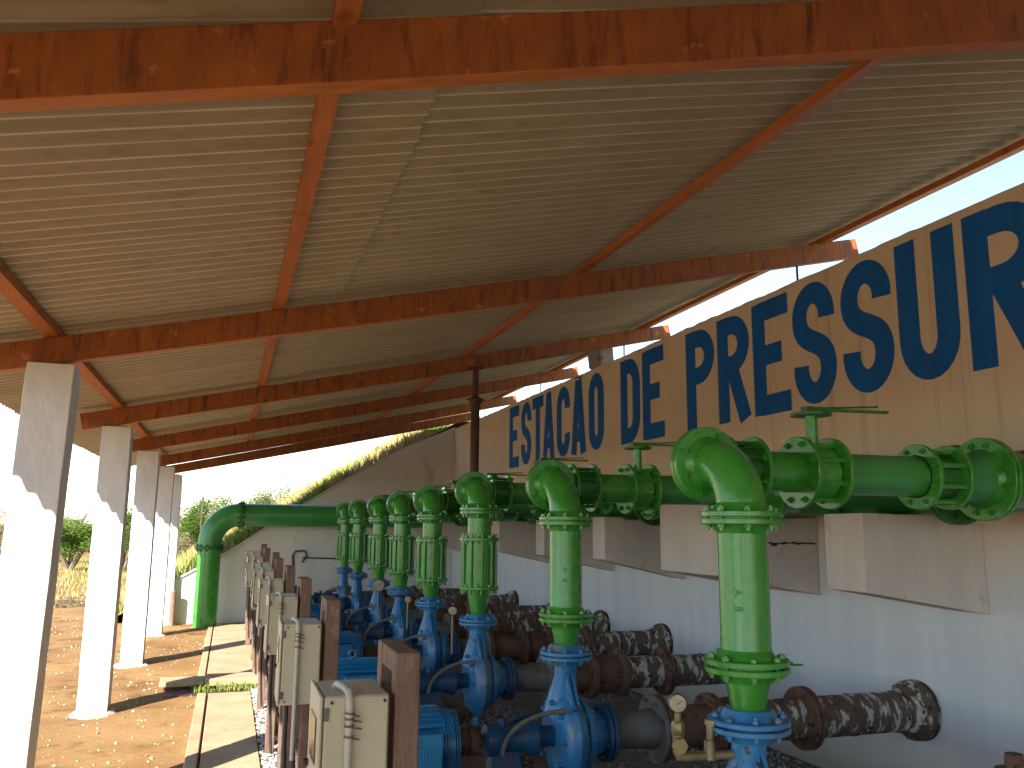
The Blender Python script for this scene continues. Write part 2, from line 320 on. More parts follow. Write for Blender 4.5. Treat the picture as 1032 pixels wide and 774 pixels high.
# ------------------------------------------------------------------ bushes and trees
def foliage(R, n, size, sq=1.0, clumps=10, spread=.72):
    vs = []; fs = []
    cs = [(Vector((random.gauss(0, 1), random.gauss(0, 1), random.gauss(0, .8))).normalized()*random.uniform(.2, 1)*R*spread, R*random.uniform(.16, .36)) for _ in range(clumps)]
    for i in range(n):
        c, r = random.choice(cs); d = Vector((random.gauss(0, 1), random.gauss(0, 1), random.gauss(0, 1))).normalized()*r*random.random()**.4
        p = c+d; p.z *= sq; p.z += R*sq
        q = Matrix.Rotation(random.random()*6.3, 3, 'Z') @ Matrix.Rotation(random.random()*6.3, 3, 'X'); s = size*random.uniform(.6, 1.3)
        b = len(vs); vs += [p+q@Vector(t)*s for t in ((-.5, 0, 0), (0, -.22, 0), (.55, 0, .06), (0, .22, 0))]; fs.append((b, b+1, b+2, b+3))
    return vs, fs
def bush(name, x, y, R, h, leaf, label, cat, n, size, z0=0, trunk=0, clumps=12):
    t = thing(name, label, cat, (x, y, z0), 'bushes and trees beyond the pumping station')
    m = MB(); vs, fs = foliage(R, n, size, h/(2*R), clumps); m.add(vs, fs); m.build('crown', leaf, t, loc=(0, 0, trunk), smooth=False)
    m = MB()
    for k in range(9):
        a = random.random()*6.3; e = Vector((cos(a)*R*.6, sin(a)*R*.6, trunk+h*random.uniform(.5, .85)))
        mid = Vector((e.x*.35, e.y*.35, trunk*.8+h*.3)); m.sweep([(0, 0, -.05), mid*.6, mid, e*.8, e], [.05*R, .04*R, .028*R, .016*R, .006*R], 6)
    m.build('trunk', 'bark', t); return t
BU = [  # x, y, R, height, leaf, label, n, size, trunk
 (-5.3, 34, 1.9, 2.4, 'leaf', 'wide green bush seen in the gap between the first and second pillars', 16000, .075, 0),
 (-6.6, 40, 2.2, 3.0, 'leaf_twig', 'pale leafless scrub rising behind the green bush between the first pillars', 6000, .08, 0),
 (-10, 45, 2.6, 3.0, 'leaf_twig', 'pale leafless scrub just beyond the nearest pillar', 6000, .10, 0),
 (-3.45, 33, 1.4, 3.3, 'leaf', 'bright green tall shrub between the second and third pillars', 14000, .075, 0),
 (-1.0, 35, 1.9, 3.7, 'leaf', 'dense green bush directly right of the last pillar', 22000, .07, 0),
 (-1.15, 26, .7, 1.6, 'leaf_twig', 'low brown dry bush right of the last pillar', 6000, .06, 0),
 (.75, 37, 2.0, 3.8, 'leaf', 'wide green tree above the bend of the big green pipe', 20000, .075, 0),
 (1.9, 36, 1.7, 3.7, 'leaf_dry', 'sparse airy tree above the straight part of the big green pipe', 9000, .085, 0),
 (2.75, 31, .7, .75, 'leaf', 'small green bush on the embankment crest above the big pipe', 7000, .06, 2.5),
 (3.1, 27, .5, .6, 'leaf_dry', 'small yellowish bush halfway up the embankment crest', 3600, .05, 2.9),
 (3.2, 19.5, .32, .34, 'leaf', 'little green shrub on the embankment just above the wing wall', 2600, .035, 3.1),
 (2.35, 18.0, .26, .26, 'leaf_dry', 'little olive shrub on the embankment slope beside the wing wall', 1800, .035, 2.55),
 (2.95, 17.3, .34, .36, 'leaf', 'bright green shrub rising behind the middle of the sloping wing wall', 3200, .035, 3.0),
 (3.55, 18.2, .40, .40, 'leaf', 'bushy green shrub behind the upper end of the sloping wing wall', 3800, .038, 3.35),
 (1.75, 17.4, .26, .26, 'leaf_dry', 'small olive tufted shrub just above the big green pipe', 2000, .035, 2.25),
 (4.1, 22, .45, .45, 'leaf', 'small green shrub at the top of the embankment by the roof end', 3600, .04, 3.5),
]
for i, (x, y, R, h, lf, lb, n, s, tr) in enumerate(BU):
    z0 = tr
    bush('tree' if h > 3.15 else 'bush', x, y, R, h, lf, lb, 'tree' if h > 3.15 else 'bush', n, s, z0, trunk=(.5 if i == 7 else 0), clumps=(40 if i == 7 else 34))
t = thing('brushwood_heap', 'low heap of dark dry twigs on the dirt between the first two pillars', 'brushwood', (-3.35, 19.2, 0))
m = MB()
for k in range(170):
    p = Vector((random.uniform(-.9, .9), random.uniform(-.3, .3), random.uniform(.0, .14))); d = Vector((random.uniform(-1, 1), random.uniform(-.5, .5), random.uniform(-.2, .45))).normalized()*random.uniform(.15, .45)
    m.sweep([p, p+d*.5+Vector((0, 0, .02)), p+d], [.008, .006, .003], 5)
m.build('twigs', 'bark', t)
# long low far scrub that reads as one mass
m = MB(); vs = []; fs = []
for k in range(150):
    x = random.uniform(-60, 45); y = random.uniform(56, 75); v2, f2 = foliage(2.1, 420, .2, random.uniform(.42, .6), 8); o0 = len(vs)
    vs += [p+Vector((x, y, -.3)) for p in v2]; fs += [tuple(i+o0 for i in f) for f in f2]
m.add(vs, fs); tag(m.build('far_scrub', 'leaf_dry', smooth=False), 'far band of olive scrub along the horizon', 'scrub', kind='stuff')

# ------------------------------------------------------------------ retaining wall with lettering and brackets
XW = 3.96; ZT = 3.48
wall = thing('retaining_wall', 'long beige concrete wall with big blue painted lettering and a sloping far wing', 'wall', (XW, 6, 0))
def wpart(mb, name, mat, **k): 
    o = mb.build(name, mat, **k); o.parent = wall; o.matrix_parent_inverse = Matrix.Translation((-XW, -6, 0)); return o
m = MB(); ys = lin(-3, 15.7, 374); vs = []; fs = []
for i, y in enumerate(ys):                                       # uneven top edge
    zt = ZT+.008*noise.noise(Vector((0, y*9, 0)))+.008*noise.noise(Vector((0, y*3, 4)))
    vs += [(XW, y, -.3), (XW, y, zt-.008), (XW+.008, y, zt), (XW+.2, y, zt), (XW+.2, y, -.3)]
for i in range(len(ys)-1):
    for k in range(4): a = i*5+k; fs.append((a, a+1, a+6, a+5))
fs += [(4, 3, 2, 1, 0), tuple(len(vs)-5+k for k in range(5))]
m.add(vs, fs); wpart(m, 'wall', 'wall')
# wing wall at the far end, sloping down to the left
m = MB(); prof = [(XW-.003, 3.47), (3.0, 3.06), (2.0, 2.47), (1.0, 1.84), (0, 1.15), (-.62, .80), (-.82, .70), (-.93, .55), (-.95, -.2), (XW-.003, -.2)]
vs = [(x, 15.5, z) for x, z in prof]+[(x, 15.68, z) for x, z in prof]; n = len(prof)
m.add(vs, [tuple(range(n))[::-1], tuple(range(n, 2*n))]+[(k, (k+1) % n, (k+1) % n+n, k+n) for k in range(n)])
wpart(m, 'wing_wall', 'wing', smooth=False)
m = MB()
cp = [(x, z) for x, z in prof[:8]]
for (x0, z0), (x1, z1) in zip(cp[:-1], cp[1:]):
    m.add([(x0, 15.47, z0+.003), (x1, 15.47, z1+.003), (x1, 15.72, z1+.003), (x0, 15.72, z0+.003), (x0, 15.47, z0+.035), (x1, 15.47, z1+.035), (x1, 15.72, z1+.035), (x0, 15.72, z0+.035)],
          [(0, 1, 2, 3), (7, 6, 5, 4), (0, 4, 5, 1), (3, 2, 6, 7), (0, 3, 7, 4), (1, 5, 6, 2)])
wpart(m, 'wing_coping', 'bracket', smooth=False)
# brackets that carry the header pipe
for (y0, y1, zt, zb) in ((3.68, 3.98, 1.703, 1.297), (5.08, 5.90, 1.80, 1.305), (6.93, 7.19, 1.72, 1.345), (8.45, 8.7, 1.703, 1.34), (10.03, 10.32, 1.703, 1.34), (13.3, 13.6, 1.703, 1.34)):
    m = MB(); xf = 3.15; xe = XW-.003
    pf = [(xf, zb), (xf, zt), (3.34, zt), (3.342, 1.70), (xe, 1.70), (xe, 1.17)]; n = 6
    m.add([(x, y0, z) for x, z in pf]+[(x, y1, z) for x, z in pf], [tuple(range(n)), tuple(range(n, 2*n))[::-1]]+[(k, k+n, (k+1) % n+n, (k+1) % n) for k in range(n)])
    wpart(m, 'support_bracket', 'bracket', bevel=.008)
    if y0 == 5.08:
        cr = MB(); pts = [(3.17+.0105*k, 1.525+.012*noise.noise(Vector((k*.15, 0, 0)))) for k in range(74)]; k = len(pts)
        vs = [(x, y0-.003, z+.004+.016*abs(noise.noise(Vector((x*14, 1, 0))))) for x, z in pts]+[(x, y0-.003, z-.002-.03*abs(noise.noise(Vector((x*11, 5, 0))))) for x, z in pts]
        cr.add(vs, [(i, i+1, k+i+1, k+i) for i in range(k-1)]); wpart(cr, 'crack', 'black', smooth=False)

# painted letters: u runs to the right seen from the shed (towards the camera), v upward, both 0..1
def stroke_poly(pts, wx, wy):      # centre line -> quads strip; wx horizontal stroke width, wy vertical one
    out = []; pts = [p for i, p in enumerate(pts) if i == 0 or math.hypot(p[0]-pts[i-1][0], p[1]-pts[i-1][1]) > .002]
    for i, p in enumerate(pts):
        a = pts[max(0, i-1)]; b = pts[min(len(pts)-1, i+1)]; dx, dy = b[0]-a[0], b[1]-a[1]; L = math.hypot(dx, dy) or 1
        nx, ny = -dy/L, dx/L; out.append(((p[0]+nx*wx/2, p[1]+ny*wy/2), (p[0]-nx*wx/2, p[1]-ny*wy/2)))
    return out
def ell(cx, cy, rx, ry, a0, a1, n=12): return [(cx+rx*cos(radians(a0+(a1-a0)*i/n)), cy+ry*sin(radians(a0+(a1-a0)*i/n))) for i in range(n+1)]
def letter_strokes(ch, W, H, t):   # real metres; t stroke width
    h = t/2; r = W/2-h; e = min(r*1.25, .2); tt = t*.9
    if ch == 'I': return [[(W/2, 0), (W/2, H)]]
    if ch == 'E': return [[(h, 0), (h, H)], [(h, tt/2), (W, tt/2)], [(h, H-tt/2), (W, H-tt/2)], [(h, H*.52), (W*.8, H*.52)]]
    if ch == 'T': return [[(W/2, 0), (W/2, H)], [(0, H-tt/2), (W, H-tt/2)]]
    if ch == 'U': return [[(h, H), (h, e+h)]+ell(W/2, e+h, r, e, 180, 360)+[(W-h, H)]]
    if ch == 'C': return [ell(W/2, H-e-h, r, e, -12, 180)+ell(W/2, e+h, r, e, 180, 372)]
    if ch == 'O': return [ell(W/2, H-e-h, r, e, 0, 180)+ell(W/2, e+h, r, e, 180, 360)+[(W-h, H-e-h)]]
    if ch == 'S':
        q = (H-t)/4; y0, y1 = H-h-q*.95, h+q*1.0
        bz_ = []
        for i in range(1, 16):
            u = i/16; a = (1-u)**3; b = 3*u*(1-u)**2; c = 3*u*u*(1-u); d = u**3
            bz_.append((a*h+b*h+c*(W-h)+d*(W-h), a*y0+b*(y0-(y0-y1)*.62)+c*(y1+(y0-y1)*.62)+d*y1))
        return [ell(W/2, y0, r, q*.95, -10, 180, 20)+bz_+ell(W/2, y1, r, q, 0, -190, 20)]
    if ch == 'A': return [[(h*.9, 0), (W/2-h*.15, H)], [(W-h*.9, 0), (W/2+h*.15, H)], [(W*.24, H*.25), (W*.76, H*.25)]]
    if ch == 'D': return [[(h, 0), (h, H)], [(h, H-h), (W*.45, H-h)]+ell(W*.45, H-h-e*1.1, W*.55-h, e*1.1, 90, 0)+ell(W*.45, h+e*1.1, W*.55-h, e*1.1, 0, -90)+[(h, h)]]
    if ch in 'PR':
        q = (H*.56-t)/2; s = [[(h, 0), (h, H)], [(h, H-h), (W*.45, H-h)]+ell(W*.45, H-h-q, W*.55-h, q, 90, -90)+[(h, H-h-2*q)]]
        if ch == 'R': s.append([(W*.46, H*.5), (W-h*.95, 0)])
        return s
def add_letter(ch, yl, yr, z0, z1):
    W = yl-yr; H = z1-z0; t = .168 if W > .42 else .15
    m = MB()
    for si, st in enumerate(letter_strokes(ch, W, H, t)):
        if ch == 'O': pass
        q = stroke_poly(st, t, t*.95); k = len(q); off = .0025+.0006*si
        f3 = lambda p, d: (XW-d, yl-p[0], z0+p[1])
        vs = [f3(a, off) for a, b in q]+[f3(b, off) for a, b in q]+[f3(a, -.01) for a, b in q]+[f3(b, -.01) for a, b in q]
        fs = [(i, i+1, k+i+1, k+i) for i in range(k-1)]+[(i, 2*k+i, 2*k+i+1, i+1) for i in range(k-1)]+[(k+i, k+i+1, 3*k+i+1, 3*k+i) for i in range(k-1)]
        m.add(vs, fs)
    if ch == 'A' and yl < 9.8:     # the tilde, half lost under the wall top
        ps = [(W*.22+W*.56*i/8, H+.030+.010*sin(i/8*2*pi)) for i in range(9)]; q = stroke_poly(ps, .02, .02); k = 9
        vs = [(XW-.0034, yl-a[0], z0+a[1]) for a, b in q]+[(XW-.0034, yl-b[0], z0+b[1]) for a, b in q]; m.add(vs, [(i, i+1, k+i+1, k+i) for i in range(k-1)])
    wpart(m, 'painted_letter', 'letter', smooth=False)
for ch, a, b in (('E', 12.14, 11.68), ('S', 11.59, 11.15), ('T', 11.10, 10.66), ('A', 10.67, 10.25), ('C', 10.16, 9.71), ('A', 9.66, 9.21), ('O', 9.12, 8.69),
                 ('D', 8.25, 7.79), ('E', 7.73, 7.27), ('P', 6.84, 6.35), ('R', 6.30, 5.82), ('E', 5.77, 5.30), ('S', 5.25, 4.78), ('S', 4.71, 4.235),
                 ('U', 4.185, 3.715), ('R', 3.65, 3.12)):
    add_letter(ch, a, b, 2.51, 3.42)

# ------------------------------------------------------------------ open shed: pillars, rafters, purlins, sheets
shed = thing('open_shed', 'open sided shed with white pillars, reddish wooden rafters and corrugated grey roofing', 'shed', (-1, 6, 0))
def spart(mb, name, mat, **k):
    o = mb.build(name, mat, **k); o.parent = shed; o.matrix_parent_inverse = Matrix.Translation((1, -6, 0)); return o
RY = [-3.4, -.6, 2.15, 5.32, 8.40, 11.1, 13.9, 15.43]
PX = [-1.03, -1.03, -1.03, -1.0, -1.02, -.98, -.97, -.93]
zr = lambda x: 2.745+.2245*x
for y, px in zip(RY, PX):
    xl, xr = (-1.34, 4.63) if y < 15 else (-1.1, 4.4)
    if y < 6: xl = -1.7
    wv = .034; n = 24; m = MB(); vs = []; fs = []
    dz = -.045 if y > 15 else 0
    for i in range(n+1):
        x = xl+(xr-xl)*i/n; s = -.018*sin(pi*i/n)+.004*noise.noise(Vector((x*2, y, 0))); yy = y+.012*noise.noise(Vector((x*.8, y, 5)))-(.055*(x-.2) if y == 2.15 else 0)
        z = zr(x)+s+dz; h = .145+(.018 if y == 2.15 else 0)
        vs += [(x+.03, yy-wv, z), (x+.03, yy+wv, z), (x, yy+wv, z+h-s*.8), (x, yy-wv, z+h-s*.8)]
    for i in range(n):
        for k in range(4): a = i*4+k; b = i*4+(k+1) % 4; fs.append((a, b, b+4, a+4))
    fs += [(3, 2, 1, 0), tuple(n*4+k for k in range(4))]
    m.add(vs, fs); ro = spart(m, 'rafter', 'rafter', bevel=.004, ang=30); ro.data.materials.append(M['rafter_under'])
    for k in range(n): ro.data.polygons[k*4].material_index = 1
    # pillar (the head is raw)
    hw = .122; zt = zr(px)-.03+dz; m = MB(); ns = 30; vs = []; fs = []
    for i in range(ns+1):
        z = -.2+(zt+.2)*i/ns; k = 1+.015*noise.noise(Vector((y, 0, z*2))); 
        if i == ns: k *= .985
        for a, b in ((-1, -1), (1, -1), (1, 1), (-1, 1)):
            nn = noise.noise_vector(Vector((a*3+y, b*3, z*5)))*.004
            vs.append((px+a*hw*k+nn.x-(.05*(1-i/ns) if y == 5.32 else 0), y-(.06 if y == 5.32 else 0)+.035+b*.11*k+nn.y, z))
    for i in range(ns):
        for k in range(4): a = i*4+k; b = i*4+(k+1) % 4; fs.append((a, b, b+4, a+4))
    fs.append(tuple(ns*4+k for k in range(4)))
    m.add(vs, fs); p = spart(m, 'pillar', 'concrete_white', bevel=.005, ang=30)
    m = MB(); m.box((px-.07, y-.03, zt-.01), (px+.07, y+.03, zr(px-.07)+dz-.001)); m.build('bearing_pad', 'block', p)
    if y > 4: # mortar collar at the pillar foot
        m = MB(); m.lathe((px, y, -.02), (0, 0, 1), [(0, .2), (.025, .185), (.05, .14)], 14); c = m.build('footing', 'concrete_white', p, smooth=False); noisy(c, .03, 9, y)
    if y < 15: # anchor bar between wall and rafter
        m = MB(); m.cyl((XW+.12, y, ZT-.05), (XW+.12, y, zr(XW+.12)+.02), .009, n=8); spart(m, 'anchor_bar', 'rust')
for x, wv in ((-1.03, .035), (.21, .033), (2.27, .033), (4.34, .05)):
    m = MB(); z = zr(x)+.145+.012
    n = 40; ya, yb = (-5.5, 15.38)
    vs = []; fs = []
    for i in range(n+1):
        y = ya+(yb-ya)*i/n; xx = x+.012*noise.noise(Vector((x, y*.4, 0)))
        vs += [(xx-wv, y, z-.012-wv*.22), (xx+wv, y, z-.012+wv*.22), (xx+wv, y, z+.032+wv*.22), (xx-wv, y, z+.032-wv*.22)]
    for i in range(n):
        for k in range(4): a = i*4+k; b = i*4+(k+1) % 4; fs.append((a, b, b+4, a+4))
    fs += [(3, 2, 1, 0), tuple(n*4+k for k in range(4))]
    m.add(vs, fs); spart(m, 'purlin', 'purlin', ang=30)
PIT = .106; th = .006
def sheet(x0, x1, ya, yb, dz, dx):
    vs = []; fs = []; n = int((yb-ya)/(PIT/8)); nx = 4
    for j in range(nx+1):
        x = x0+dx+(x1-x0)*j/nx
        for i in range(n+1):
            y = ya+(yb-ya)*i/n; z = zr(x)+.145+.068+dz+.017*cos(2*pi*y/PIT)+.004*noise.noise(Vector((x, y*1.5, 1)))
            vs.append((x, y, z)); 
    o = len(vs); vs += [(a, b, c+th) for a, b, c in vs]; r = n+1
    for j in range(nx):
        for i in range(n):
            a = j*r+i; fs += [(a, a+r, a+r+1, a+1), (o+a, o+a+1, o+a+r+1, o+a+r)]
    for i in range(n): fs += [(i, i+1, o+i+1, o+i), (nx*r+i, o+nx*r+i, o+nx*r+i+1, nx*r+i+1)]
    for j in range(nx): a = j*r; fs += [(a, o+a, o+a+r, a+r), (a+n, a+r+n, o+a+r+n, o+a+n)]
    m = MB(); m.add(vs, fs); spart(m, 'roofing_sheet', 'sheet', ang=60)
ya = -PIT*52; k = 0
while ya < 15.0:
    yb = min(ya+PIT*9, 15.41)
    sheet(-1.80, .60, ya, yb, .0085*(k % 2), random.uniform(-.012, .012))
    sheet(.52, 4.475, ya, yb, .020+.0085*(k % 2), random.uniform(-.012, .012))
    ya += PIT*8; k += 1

# dark metal prop under the second rafter
t = thing('metal_prop', 'thin dark metal prop holding up a rafter behind the third elbow', 'post', (2.33, 8.29, 0))
m = MB(); m.cyl((0, 0, 0), (0, 0, 2.93), .046, n=20); m.build('tube', 'post', t)
m = MB(); m.cyl((0, 0, 2.93), (0, 0, 3.245), .034, n=16); m.build('inner_tube', 'post', t)
m = MB(); m.lathe((0, 0, 2.87), (0, 0, 1), [(0, .055), (.02, .068), (.06, .068), (.075, .05)], 18); m.cyl((-.1, 0, 2.92), (.1, 0, 2.92), .008, n=8); m.build('collar', 'post', t)
m = MB(); m.box((-.07, -.05, 3.246), (.07, .05, 3.256)); m.build('head_plate', 'post', t)
# loose concrete lump lying on the wall top
m = MB(); m.box((XW+.0, 8.78, ZT+.002), (XW+.19, 9.16, ZT+.26)); o = m.build('concrete_lump', 'block', bevel=.02); noisy(o, .05, 6)
tag(o, 'rough grey concrete lump on the wall top above the word ESTACAO', 'concrete block')

# ------------------------------------------------------------------ pipework
PYS = [2.585, 4.235, 5.88, 7.37, 8.74, 10.1, 11.8, 13.25]
ZH = 1.85; XP = 1.7
ordn = ['nearest', 'second', 'third', 'fourth', 'fifth', 'sixth', 'seventh', 'farthest']
def discharge(kind):     # local origin on the floor under the riser
    t = thing('discharge_pipe', '', 'pipe', (XP, PYS[0], 0), 'green discharge pipes rising from the pumps')
    R = .085; zf = 1.648 if kind == 0 else 1.70
    # elbow up and away from the camera
    rb = ZH-zf-.03; m = MB()
    m.sweep([(0, 0, zf+.01)]+arc((0, rb, ZH-rb), (0, -rb, 0), (0, 0, rb), 14)+[(0, rb+.035, ZH)], R, 28)
    e = m.build('elbow', 'green', t)
    m = MB(); m.flange((0, 0, zf), (0, 0, 1), .142, .02, 8); m.build('flange', 'green', e)
    yd = rb+.05
    m = MB(); m.flange((0, yd, ZH), (0, 1, 0), .142, .02, 8); m.build('flange', 'green', e)
    # second elbow turning to the wall
    yc = .435; r2 = yc-yd-.03; m = MB()
    m.sweep([(0, yd+.01, ZH)]+arc((r2, yc-r2, ZH), (-r2, 0, 0), (0, r2, 0), 12)+[(r2+.02, yc, ZH)], R, 28)
    m.build('wall_elbow', 'green', t)
    def ring(x, r, nb, mat='green', th=.02, pair=False, name='flange', par=t):
        m = MB(); m.flange((x, yc, ZH), (1, 0, 0), r, th, nb, pair); return m.build(name, mat, par)
    # first dismantling joint
    m = MB(); m.cyl((r2, yc, ZH), (.345, yc, ZH), R+.012); j = m.build('dismantling_joint', 'green_dark', t)
    ring(.205, .142, 8, 'green', par=j); ring(.345, .142, 8, 'green', par=j)
    m = MB()
    for k in range(8):
        a = 2*pi*(k+.5)/8; m.cyl((.21, yc+.118*cos(a), ZH+.118*sin(a)), (.38, yc+.118*cos(a), ZH+.118*sin(a)), .008, n=6)
    m.build('tie_rod', 'green_dark', j)
    m = MB(); m.cyl((.345, yc, ZH), (.58, yc, ZH), R); m.build('pipe', 'green', t)
    # butterfly valve
    m = MB(); m.lathe((.580, yc, ZH), (1, 0, 0), [(0, .10), (.02, .115), (.12, .115), (.14, .10)], 28)
    for k in range(8):
        a = 2*pi*(k+.5)/8; m.cyl((.555, yc+.122*cos(a), ZH+.122*sin(a)), (.755, yc+.122*cos(a), ZH+.122*sin(a)), .010, n=6)
    m.cyl((.650, yc, ZH+.10), (.650, yc, ZH+.245), .026, n=16)
    v = m.build('butterfly_valve', 'green', t)
    ring(.570, .152, 8, par=v); ring(.730, .152, 8, par=v)
    m = MB(); m.cyl((.650, yc, ZH+.245), (.650, yc, ZH+.257), .085, n=24); m.build('notch_plate', 'green_dark', v)
    m = MB(); z = ZH+.285; m.box((.615, yc-.022, ZH+.258), (.715, yc+.022, z)); m.beam((.695, yc-.005, z-.004), (.975, yc-.035, z+.012), .016, .007); m.beam((.695, yc+.01, z-.008), (1.005, yc-.06, z-.014), .022, .012)
    m.build('valve_lever', 'green_dark', v, bevel=.002)
    m = MB(); m.cyl((.735, yc, ZH), (1.2, yc, ZH), R+.004); m.build('pipe', 'green_old', t)
    # second joint
    m = MB(); m.cyl((1.19, yc, ZH), (1.38, yc, ZH), R+.012); j = m.build('dismantling_joint', 'green_dark', t)
    ring(1.20, .145, 8, par=j); ring(1.37, .145, 8, par=j)
    m = MB()
    for k in range(8):
        a = 2*pi*(k+.5)/8; m.cyl((1.205, yc+.118*cos(a), ZH+.118*sin(a)), (1.365, yc+.118*cos(a), ZH+.118*sin(a)), .012, n=6)
    m.build('tie_rod', 'green', j)
    m = MB(); m.lathe((1.38, yc, ZH), (1, 0, 0), [(0, R), (.05, R+.006), (.14, .118), (.19, .12)], 32); m.build('reducer', 'green_old', t)
    m = MB(); m.flange((1.585, yc, ZH), (1, 0, 0), .19, .02, 12, True); m.build('flange', 'green', t)
    # riser
    if kind == 0:
        m = MB(); m.lathe((0, 0, 1.155), (0, 0, 1), [(0, R+.012), (.03, R+.01), (.045, R+.001), (.05, R), (zf-1.155, R)], 32); r = m.build('riser', 'green', t)
        m = MB(); m.flange((0, 0, 1.155), (0, 0, 1), .142, .02, 8)
        m.cyl((.09, .0, 1.15), (.21, -.02, 1.15), .004, n=6); m.cyl((.09, .03, 1.15), (.205, .03, 1.15), .004, n=6)
        m.build('flange', 'green', r)
        zc = 1.15
    else:
        m = MB(); m.lathe((0, 0, 1.5), (0, 0, 1), [(0, R), (zf-1.5, R)], 32); r = m.build('riser', 'green', t)
        m = MB(); m.lathe((0, 0, 1.17), (0, 0, 1), [(0, .112), (.33, .112)], 32); j = m.build('check_valve_body', 'green', t)
        m = MB(); m.flange((0, 0, 1.50), (0, 0, 1), .142, .022, 8, False); m.build('flange', 'green', j)
        m = MB(); m.flange((0, 0, 1.165), (0, 0, 1), .142, .022, 8, False); m.build('flange', 'green', j)
        m = MB()
        for k in range(10):
            a = 2*pi*(k+.3)/10; m.cyl((.122*cos(a), .122*sin(a), 1.12), (.122*cos(a), .122*sin(a), 1.54), .0095, n=8)
        m.build('tie_rod', 'green', j)
        zc = 1.16
    m = MB(); m.lathe((0, 0, .985), (0, 0, 1), [(0, .052), (.01, .054), (zc-.985-.02, .08), (zc-.985, .08)], 30); m.build('reducer', 'green', t)
    return t
def small_text(body, size, loc, rot, parent, mat):
    cu = bpy.data.curves.new('t', 'FONT'); cu.body = body; cu.size = size; cu.extrude = .0015; cu.align_x = 'CENTER'; cu.align_y = 'CENTER'
    to = bpy.data.objects.new('t', cu); COL.objects.link(to); bpy.context.view_layer.update()
    me = bpy.data.meshes.new_from_object(to); bpy.data.objects.remove(to); me.materials.clear(); me.materials.append(M[mat])
    o = bpy.data.objects.new('cast_letter', me); COL.objects.link(o); o.parent = parent; o.matrix_local = Matrix.Translation(loc) @ rot; return o
dp = [discharge(0)]
dp.append(copy_tree(dp[0]))
dp.append(discharge(1))
for i in range(5): dp.append(copy_tree(dp[2]))
notes = ['largest plain green riser pipe, nearest the camera, with elbow and lever valve',
 'second green riser, plain with no bolted rods, standing behind the nearest one', 'third green riser, the first with a rodded joint, in front of the dark prop',
 'fourth green riser from the camera, rodded joint, left of the dark prop', 'fifth green riser from the camera, with a rodded joint',
 'sixth green riser from the camera, above the pump with the big round gauge', 'seventh green riser, last but one in the row', 'farthest and smallest green riser at the end of the row']
for i, t in enumerate(dp):
    t.location = (XP, PYS[i], .0 if i not in (2,) else .03); t['label'] = notes[i]; t['group'] = 'green discharge pipes rising from the pumps'
# cast letters on the nearest two risers, facing the camera, turned on their side
for k, t in enumerate(dp[:2]):
    r = [c for c in t.children if c.name.startswith('riser')][0]
    d = Vector((-1.7, -PYS[k], 0)).normalized(); d = (d+Vector((-.25*(1-k), .1, 0))).normalized()
    side = Vector((0, 0, 1)).cross(d)
    for ch, z in (('A', 1.40), ('B', 1.345)):
        rot = Matrix((Vector((0, 0, -1)), side, d)).transposed().to_4x4()
        small_text(ch, .035, d*.0855+Vector((0, 0, z)), rot, r, 'green_dark')

# header pipe along the wall
hd = thing('header_pipe', 'thick green header pipe running along the wall on concrete brackets', 'pipe', (3.6, 8, 0))
XH = 3.55
def hpart(mb, name, mat, **k):
    o = mb.build(name, mat, **k); o.parent = hd; o.matrix_parent_inverse = Matrix.Translation((-3.6, -8, 0)); return o
m = MB(); m.cyl((XH, 1.2, ZH), (XH, 14.2, ZH), .145, n=40); hpart(m, 'pipe', 'green_dark'); m = MB(); m.lathe((XH, 14.2, ZH), (0, 1, 0), [(0, .146), (.4, .188)], 40); hpart(m, 'pipe', 'green_dark')
for y in [PY+.435 for PY in PYS]:
    m = MB(); m.cyl((3.285, y, ZH), (XH, y, ZH), .13, n=30); hpart(m, 'branch_stub', 'green_old')
    for dy in (-.42, .42):
        if y+dy < 14.3:
            m = MB(); m.flange((XH, y+dy, ZH), (0, 1, 0), .205, .024, 12); hpart(m, 'flange', 'green_dark')
# outlet: from header across the end and down into the ground
ot = thing('outlet_pipe', 'very thick green pipe crossing at the far end and bending down into the dirt', 'pipe', (-.29, 15, 0))
def opart(mb, name, mat, **k):
    o = mb.build(name, mat, **k); o.parent = ot; o.matrix_parent_inverse = Matrix.Translation((.29, -15, 0)); return o
RO = .187; ZO = 1.80; XO = -.285; rb = .46
m = MB(); m.sweep([(XH, 14.6, ZO)]+arc((XH-.4, 14.6, ZO), (.4, 0, 0), (0, .4, 0), 12)+[(.2, 15, ZO)], RO, 40); opart(m, 'pipe', 'green_old')
m = MB(); m.sweep([(.19, 15, ZO)]+arc((XO+rb, 15, ZO-rb), (0, 0, rb), (-rb, 0, 0), 20)+[(XO, 15, 1.26)], RO+.002, 44); opart(m, 'elbow', 'green_old')
m = MB(); m.cyl((XO, 15, -.1), (XO, 15, 1.27), RO-.003, n=40); opart(m, 'downpipe', 'green')
m = MB(); m.flange((.18, 15, ZO), (1, 0, 0), RO+.055, .024, 12); opart(m, 'flange', 'green_dark')
m = MB(); m.flange((XO, 15, 1.26), (0, 0, 1), RO+.055, .024, 12); opart(m, 'flange', 'green_dark')

